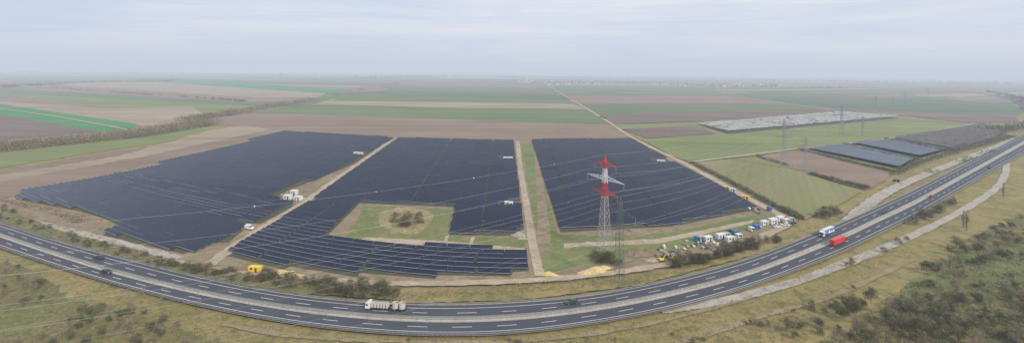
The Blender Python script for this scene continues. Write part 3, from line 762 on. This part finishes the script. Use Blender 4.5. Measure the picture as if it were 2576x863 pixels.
# ---------------------------------------------------------------- vehicles
m_glass=plain("vehicle_glass",(.02,.025,.03),.08,0,.05); m_tyre=plain("tyre",(.025,.025,.025),.8); m_rim=plain("rim",(.45,.45,.47),.35,.7)
m_dark=plain("chassis_dark",(.04,.04,.045),.6); m_light=plain("headlight",(.8,.8,.75),.2); m_tail=plain("tail_light",(.5,.02,.02),.3)
def paint(n,c): 
    m=plain(n,c,.3,0,.05); m.node_tree.nodes["Principled BSDF"].inputs["Coat Weight"].default_value=.4; return m
def wheels(root,xs,yw,r,wd):
    for x in xs:
        for s in (-1,1):
            b=MB(); b.wheel((0,0,0),r,wd,0); b.wheel((0,s*.02,0),r*.55,wd+.02,1)
            obj("wheel",b.mesh("wheel",[m_tyre,m_rim]),(x,s*yw,r),parent=root)
def heading(t,u):
    s=min(SC,key=lambda s:abs(s[0]-u)); i=SC.index(s)
    d=rp(SC[min(i+1,len(SC)-1)],t,1)-rp(SC[i-1],t,1); return rp(s,t,1.03),math.atan2(d.y,d.x)
def car(pos,ang,mt,label,wagon=False,van=False):
    o=obj("car" if not van else "van",None,pos,ang); tag(o,label,"van" if van else "car","vehicles on the motorway" if not van else None)
    b=MB()
    if van:
        b.prism([(-2.6,.35),(2.5,.35),(2.55,.9),(2.45,1.15),(1.7,1.35),(1.15,2.25),(.9,2.4),(-2.5,2.4),(-2.6,2.2)],-.95,.95,0,.1)
    else:
        b.prism([(-2.15,.3),(2.1,.28),(2.2,.55),(2.1,.78),(1.1,.93),(-1.55,.96),(-2.1,.9),(-2.2,.6)],-.88,.88,0,.06)
        rb_=-1.95 if wagon else -1.45
        b.prism([(rb_-.1,.94),(1.0,.93),(.25,1.40),(-.2,1.45),(rb_+.35,1.42)],-.80,.80,0,.16)
    obj("body",b.mesh("body",[mt]),parent=o)
    g=MB()
    if van:
        g.quad([(1.74,-.80,1.38),(1.74,.80,1.38),(1.22,.76,2.2),(1.22,-.76,2.2)])
        for s in (-1,1): g.quad([(.5,s*.93,1.4),(1.5,s*.93,1.4),(1.1,s*.90,2.05),(.5,s*.90,2.05)])
    else:
        g.quad([(1.0,-.68,.98),(1.0,.68,.98),(.30,.60,1.39),(.30,-.60,1.39)])
        g.quad([(rb_-.10,-.66,.99),(rb_-.10,.66,.99),(rb_+.30,.60,1.39),(rb_+.30,-.60,1.39)])
        for s in (-1,1): g.quad([(rb_+.1,s*.815,1.0),(.8,s*.815,1.0),(.2,s*.70,1.37),(rb_+.4,s*.70,1.37)])
    obj("window",g.mesh("window",[m_glass]),parent=o)
    wheels(o,(-1.35,1.35) if not van else (-1.6,1.65),.80 if not van else .86,.33,.22)
    x=2.19 if not van else 2.54
    for s in (-1,1):
        b=MB(); b.box((0,0,0),(.05,.32,.15)); obj("headlight",b.mesh("headlight",[m_light]),(x,s*.6,.58),parent=o)
        b=MB(); b.box((0,0,0),(.05,.28,.15)); obj("tail_light",b.mesh("tail_light",[m_tail]),(-x-.02,s*.6,.62),parent=o)
    return o
pk=paint("paint_black",(.02,.025,.03)); pbl=paint("paint_navy",(.02,.035,.08)); pr=paint("paint_red",(.5,.02,.02)); pw=paint("paint_white",(.75,.76,.76)); pg=paint("paint_green",(.02,.06,.05))
for t,u,mt,rev,lab,wg in [(.38,251,pbl,1,"dark blue car driving on asphalt motorway",0),(1.3,265,pk,0,"black estate car driving near the median",1),(.38,1432,pg,1,"dark green car driving on the motorway",1),(.72,2223,pk,1,"black car on the motorway",0),(1.3,2346,pr,0,"red car driving on the motorway",0),(1.6,2487,pk,0,"dark car far along the motorway",0)]:
    p,a=heading(t,u); o=car(p,a+(math.pi if rev else 0),mt,lab,wg); o.scale=(1.15,1.15,1.15)
car(P(627,576,.82),math.radians(-20),pw,"white van parked on the site dirt road",van=True)
def cab(root,mt,x0):
    b=MB(); b.prism([(x0,.55),(x0+2.3,.55),(x0+2.35,1.4),(x0+2.15,2.9),(x0+1.7,3.3),(x0+.6,3.75),(x0,3.75)],-1.22,1.22,0,.06)
    b.box((x0+2.36,0,.4),(.12,2.3,.5),1); b.box((x0+2.38,0,1.0),(.05,1.6,.5),1)
    obj("cab",b.mesh("cab",[mt,m_dark]),parent=root)
    g=MB(); g.quad([(x0+2.36,-1.08,1.75),(x0+2.36,1.08,1.75),(x0+2.22,1.06,2.8),(x0+2.22,-1.06,2.8)])
    for s in (-1,1): g.quad([(x0+1.0,s*1.225,1.8),(x0+2.0,s*1.225,1.8),(x0+1.9,s*1.205,2.6),(x0+1.0,s*1.205,2.6)])
    obj("windscreen",g.mesh("windscreen",[m_glass]),parent=root)
    for s in (-1,1):
        b=MB(); b.box((0,0,0),(.05,.4,.22)); obj("headlight",b.mesh("headlight",[m_light]),(x0+2.43,s*.9,.62),parent=root)
        b=MB(); b.box((0,0,0),(.12,.25,.7)); obj("mirror",b.mesh("mirror",[m_dark]),(x0+2.2,s*1.42,1.9),parent=root)
def semi(pos,ang,cabm,trm,trim,label,decor=None):
    o=obj("lorry",None,pos,ang,scale=(.88,.9,.9)); tag(o,label,"lorry","vehicles on the motorway")
    cab(o,cabm,5.4)
    b=MB(); b.box((4.2,0,.6),(6.5,.9,.35)); b.box((-1.5,0,.95),(13.2,1.0,.25)); b.box((-1,0,.45),(3,2.2,.6))
    obj("chassis",b.mesh("chassis",[m_dark]),parent=o)
    b=MB(); b.box((-1.5,0,1.2),(13.4,2.5,2.75),0)
    for k in range(14):
        for s in (-1,1): b.box((-7.9+k*.98,s*1.262,1.25),(.06,.03,2.65),1)
    b.box((-1.5,0,3.952),(13.42,2.52,.05),1)
    obj("trailer_box",b.mesh("trailer_box",[trm,plain("trailer_trim",trim,.5)]),parent=o)
    if decor:
        d=MB()
        for s in (-1,1):
            yy_=s*1.285
            for (xa,xb,xc,zt) in [(-7.9,-6.2,-4.4,3.2),(-5.2,-3.4,-1.6,2.6),(-2.6,-.6,1.2,3.4)]:
                d.quad([(xa,yy_,1.35),(xc,yy_,1.35),(xb,yy_,zt)])
            yb=s*1.295
            for k,(x0,w_,z0,hh) in enumerate([(1.6,.18,2.0,1.1),(2.0,.5,2.0,.18),(2.8,.18,2.0,1.1),(3.0,.4,2.9,.18),(3.7,.18,2.0,1.1),(3.9,.4,2.4,.18),(4.5,.18,2.0,1.1)]):
                d.quad([(x0,yb,z0),(x0+w_,yb,z0),(x0+w_,yb,z0+hh),(x0,yb,z0+hh)])
        obj("trailer_livery",d.mesh("trailer_livery",[decor]),parent=o)
    wheels(o,(-6.2,-4.9,-3.6,2.9,6.6),1.08,.5,.32)
    return o
tr_blue=paint("trailer_blue",(.04,.15,.40)); tr_red=paint("trailer_red",(.66,.03,.03))
p,a=heading(.42,2075); semi(p,a+math.pi,pw,tr_blue,(.6,.65,.72),"white cab lorry with blue and white trailer",plain("livery_white",(.75,.8,.85),.5))
p,a=heading(1.42,2112); semi(p,a,pr,tr_red,(.6,.06,.05),"bright red articulated lorry with box trailer")
p,a=heading(.40,955); o=obj("lorry",None,p,a+math.pi,scale=(.84,.88,.84)); tag(o,"white flatbed lorry hauling concrete shaft rings with trailer","lorry","vehicles on the motorway")
m_con=plain("concrete",(.50,.48,.43),.85,0,.15,1.5)
cab(o,pw,3.0)
b=MB(); b.box((-1.2,0,.85),(8.6,2.5,.3)); b.box((0,0,.5),(8.5,.9,.34)); b.box((-9.7,0,.85),(6.6,2.5,.3)); b.beam((-5.5,0,.7),(-6.5,0,.7),.1)
obj("flatbed",b.mesh("flatbed",[m_dark]),parent=o)
for i in range(6):
    for s in (-1,1):
        b=MB(); b.tube((0,0,0),.62,.50,.9); b.tube((0,0,.92),.62,.50,.8)
        obj("concrete_ring",b.mesh("concrete_ring",[m_con]),(2.3-i*1.35,s*.64,1.16),parent=o)
for x in (-8.1,-11.2):
    b=MB(); b.tube((0,0,0),1.4,1.2,2.3,sides=28); obj("concrete_ring",b.mesh("concrete_ring",[m_con]),(x,0,1.16),parent=o)
b=MB(); b.box((2.98,0,1.15),(.03,2.5,1.3)); obj("headboard",b.mesh("headboard",[m_light]),parent=o)
wheels(o,(-4.2,-2.9,4.2,-8.0,-11.4),1.05,.5,.32)
# ---------------------------------------------------------------- containers, cabins, machines
def cabin(u,v,L,W_,Hh,mt,ang,label,cat="container",name="site_container",group=None,ribs=True,z=.82):
    o=obj(name,None,P(u,v,z),math.radians(ang)); tag(o,label,cat,group)
    b=MB(); b.box((0,0,.12),(L,W_,Hh))
    if ribs:
        n=int(L/.45)
        for i in range(n):
            for s in (-1,1): b.box((-L/2+.25+i*(L-.5)/max(1,n-1),s*(W_/2+.02),.3),(.14,.05,Hh-.35))
    obj("wall",b.mesh("wall",[mt]),parent=o)
    b=MB(); b.box((0,0,Hh+.123),(L+.12,W_+.12,.14)); obj("roof",b.mesh("roof",[mt]),parent=o)
    b=MB(); b.box((L*.2,-W_/2-.06,.2),(.95,.05,min(2.0,Hh-.2))); b.box((-L*.2,-W_/2-.06,min(1.2,Hh-.9)),(1.1,.05,.8)); obj("door",b.mesh("door",[m_dark]),parent=o)
cw=plain("container_white",(.68,.68,.66),.5,0,.06); cy=plain("container_yellow",(.80,.55,.03),.5,0,.06); cb_=plain("container_blue",(.04,.17,.44),.5); cg=plain("container_grey",(.38,.40,.40),.5)
G="white transformer cabins in the solar park"
for u,v,L in [(724,501,5),(750,504,5),(740,489,4.5)]: cabin(u,v,L,3,2.8,cw,-12,"white transformer cabin beside a dirt road","cabin","transformer_cabin",G,False)
for u,v in [(896,390),(907,391)]: cabin(u,v,5,2.6,2.8,cw,-8,"white transformer cabin among the panels","cabin","transformer_cabin",G,False)
for u,v in [(1272,402),(1284,402),(1275,517),(1285,518),(1658,409),(1667,410)]: cabin(u,v,4.4 if v<450 else 3,2.4,2.5,cw,0,"small white transformer cabin among the panels","cabin","transformer_cabin",G,False)
GY="yellow containers at the edge of the site"
for u,v,L,a in [(642,682,5.4,-8),(1875,501,5,-25),(1843,482,4,-25),(1829,477,3,-25)]: cabin(u,v,L,2.4,2.2 if u>700 else 2.0,cy if u!=1843 else cw,a,("yellow" if u!=1843 else "white")+" steel container on bare soil","container","site_container",GY)
GW="site office containers in the compound"
for u,v,L,Hh,mt,a in [(1780,606,4.6,2.4,cw,25),(1764,604,4,2.1,cg,25),(1812,600,5,2.5,cw,22),(1836,606,5,2.2,cw,22),(1826,596,4,2.2,cg,22),(1850,590,3,2.1,cb_,20),(1858,597,3,1.8,cw,20),(1902,575,3.2,2.2,cb_,20),(1922,566,4.4,2.4,cw,22),(1944,562,5.5,2.9,cw,24),(1962,556,5,2.7,cw,24),(1978,560,3.5,2.2,cw,20),(1990,556,3,1.9,cg,20),(1935,530,2,2.4,cb_,20),(1753,606,1.8,2.3,cb_,20),(1890,580,2.4,1.8,cw,20)]:
    nm={id(cw):"white",id(cg):"grey",id(cb_):"blue"}[id(mt)]
    cabin(u,v,L,2.4,Hh,mt,a,nm+" site container in the works compound","container","site_container",GW)
for u,v,mt,l in [(1972,549,pr,"red"),(1955,572,pw,"white"),(1975,568,pw,"white"),(1906,571,pw,"white"),(1996,563,pk,"black"),(1838,583,pk,"black")]:
    car(P(u,v,.85),U(0,3),mt,l+" car parked in the works compound")["group"]="cars parked in the compound"
m_wood=plain("timber",(.33,.25,.16),.8); mst=[cw,cg,m_wood,m_con,cg,plain("tarp_blue",(.05,.15,.35),.6),plain("cable_black",(.03,.03,.03),.6)]
for u,v in sample([(1640,625),(1740,604),(1830,604),(1880,592),(1800,632),(1700,645),(1640,650)],52)+sample([(1880,520),(1920,526),(1910,540),(1880,532)],8)+sample([(700,490),(770,492),(760,512),(700,508)],7):
    b=MB(); L=U(1.0,2.6);W_=U(.9,1.4); b.box((0,0,0),(L,W_,.12),0)
    for k in range(random.randint(1,3)): b.box((U(-.1,.1),U(-.1,.1),.13+k*.42),(L*U(.75,.95),W_*U(.8,.95),.4),1)
    o=obj("material_pallet",b.mesh("material_pallet",[m_wood,random.choice(mst)]),P(u,v,.84),U(0,3)); tag(o,"stacked building material on a wooden pallet","pallet","pallets of material on site")
def heap(u,v,L,W_,h,mt,label):
    n=22;k=7;V=[(0,0,h)];Fc=[]
    ph=[U(.75,1.2) for _ in range(n)]
    for r in range(1,k+1):
        t=r/k
        for i in range(n):
            a_=2*math.pi*i/n; rr=t*ph[i]
            V.append((math.cos(a_)*L/2*rr+U(-.1,.1),math.sin(a_)*W_/2*rr+U(-.1,.1),max(-.05,h*(.5+.5*math.cos(math.pi*t))*U(.85,1.1)) if r<k else -.05))
    for i in range(n): Fc.append((0,1+i,1+(i+1)%n))
    for r in range(k-1):
        for i in range(n):
            a_=1+r*n+i;c_=1+r*n+(i+1)%n; Fc.append((a_,a_+n,c_+n,c_))
    o=obj("soil_heap",mkmesh("soil_heap",V,Fc,[mt]),P(u,v,.8),U(-.3,.3)); tag(o,label,"heap","heaps of sand and soil")
m_sand=soil("yellow_sand",(.54,.41,.17),(.60,.48,.25),None,.3,1.5); m_spoil=soil("brown_spoil",(.19,.15,.105),(.25,.19,.13),None,.3,1.5)
for u,v,L,W_,h,mt,l in [(1500,680,12,6,1.8,m_sand,"yellow sand heap on bare soil"),(1480,686,9,5,1.4,m_sand,"yellow sand heap on bare soil"),(1520,674,8,4,1.2,m_sand,"yellow sand heap on bare soil"),(1382,690,10,4,1.3,m_sand,"yellow sand spread beside track"),(1305,592,8,4,2.2,m_conc,"pale gravel heap at the panels"),(1315,600,6,3,1,m_conc,"pale gravel heap at the panels"),(700,686,14,4,1.2,m_sand,"long tan sand heap"),(735,692,12,3,1,m_sand,"long tan sand heap"),(580,690,9,4,1,m_spoil,"low brown spoil heap"),(1600,640,16,6,2.8,m_spoil,"dark brown spoil heap with scrub"),(1635,636,12,5,2.4,m_spoil,"dark brown spoil heap with scrub"),(1570,655,10,4,1.6,m_spoil,"brown spoil heap on soil"),(1640,655,8,4,1.0,m_dirt,"low tan soil heap"),(760,500,5,3,1.2,m_conc,"small pale gravel heap"),(500,668,10,3,1,m_spoil,"low brown spoil heap")]: heap(u,v,L,W_,h,mt,l)
for u,v,a in [(1664,656,20),(1690,652,150)]:
    o=obj("excavator",None,P(u,v,.85),math.radians(a),scale=(.72,.72,.72)); tag(o,"yellow tracked excavator working on bare soil","excavator","excavators on site")
    for s in (-1,1):
        b=MB(); b.prism([(-1.6,.1),(1.6,.1),(1.9,.45),(1.6,.8),(-1.6,.8),(-1.9,.45)],s*1.1-.25,s*1.1+.25); obj("track",b.mesh("track",[m_dark]),parent=o)
    b=MB(); b.box((-.3,0,.85),(3.2,2.4,1.1),0,.1,.1); obj("body",b.mesh("body",[cy]),parent=o)
    b=MB(); b.box((.7,.6,1.953),(1.3,1.0,1.2),0,.15,.08); obj("cab",b.mesh("cab",[m_glass]),parent=o)
    b=MB(); b.beam((1.2,-.2,1.6),(3.2,-.2,4.0),.22,0,.2); b.beam((3.2,-.2,4.0),(5.2,-.2,2.6),.2,0,.15); obj("boom",b.mesh("boom",[cy]),parent=o)
    b=MB(); b.prism([(4.9,1.5),(5.7,1.6),(5.5,2.6),(5.0,2.5)],-.65,.25); obj("bucket",b.mesh("bucket",[m_dark]),parent=o)
for u,v in [(2268,470),(2330,505),(2412,470),(2440,432),(2200,555),(2255,462)]:
    b=MB(); b.beam((0,0,0),(0,0,9),.11,0,.07,8); b.beam((0,0,8.9),(1.6,0,9.3),.06,0,.05)
    o=obj("street_lamp",None,P(u,v,.9),U(0,6)); tag(o,"slim grey lamp post beside the motorway","street lamp","lamp posts near the service road")
    obj("pole",b.mesh("pole",[m_galv]),parent=o)
    b=MB(); b.box((1.9,0,9.25),(.8,.3,.14)); obj("lamp_head",b.mesh("lamp_head",[m_dark]),parent=o)
car(P(2254,458,.92),2.2,pk,"dark van parked beside the service road",van=True)
scene.view_settings.view_transform='Standard'; scene.view_settings.look='None'; scene.view_settings.exposure=0
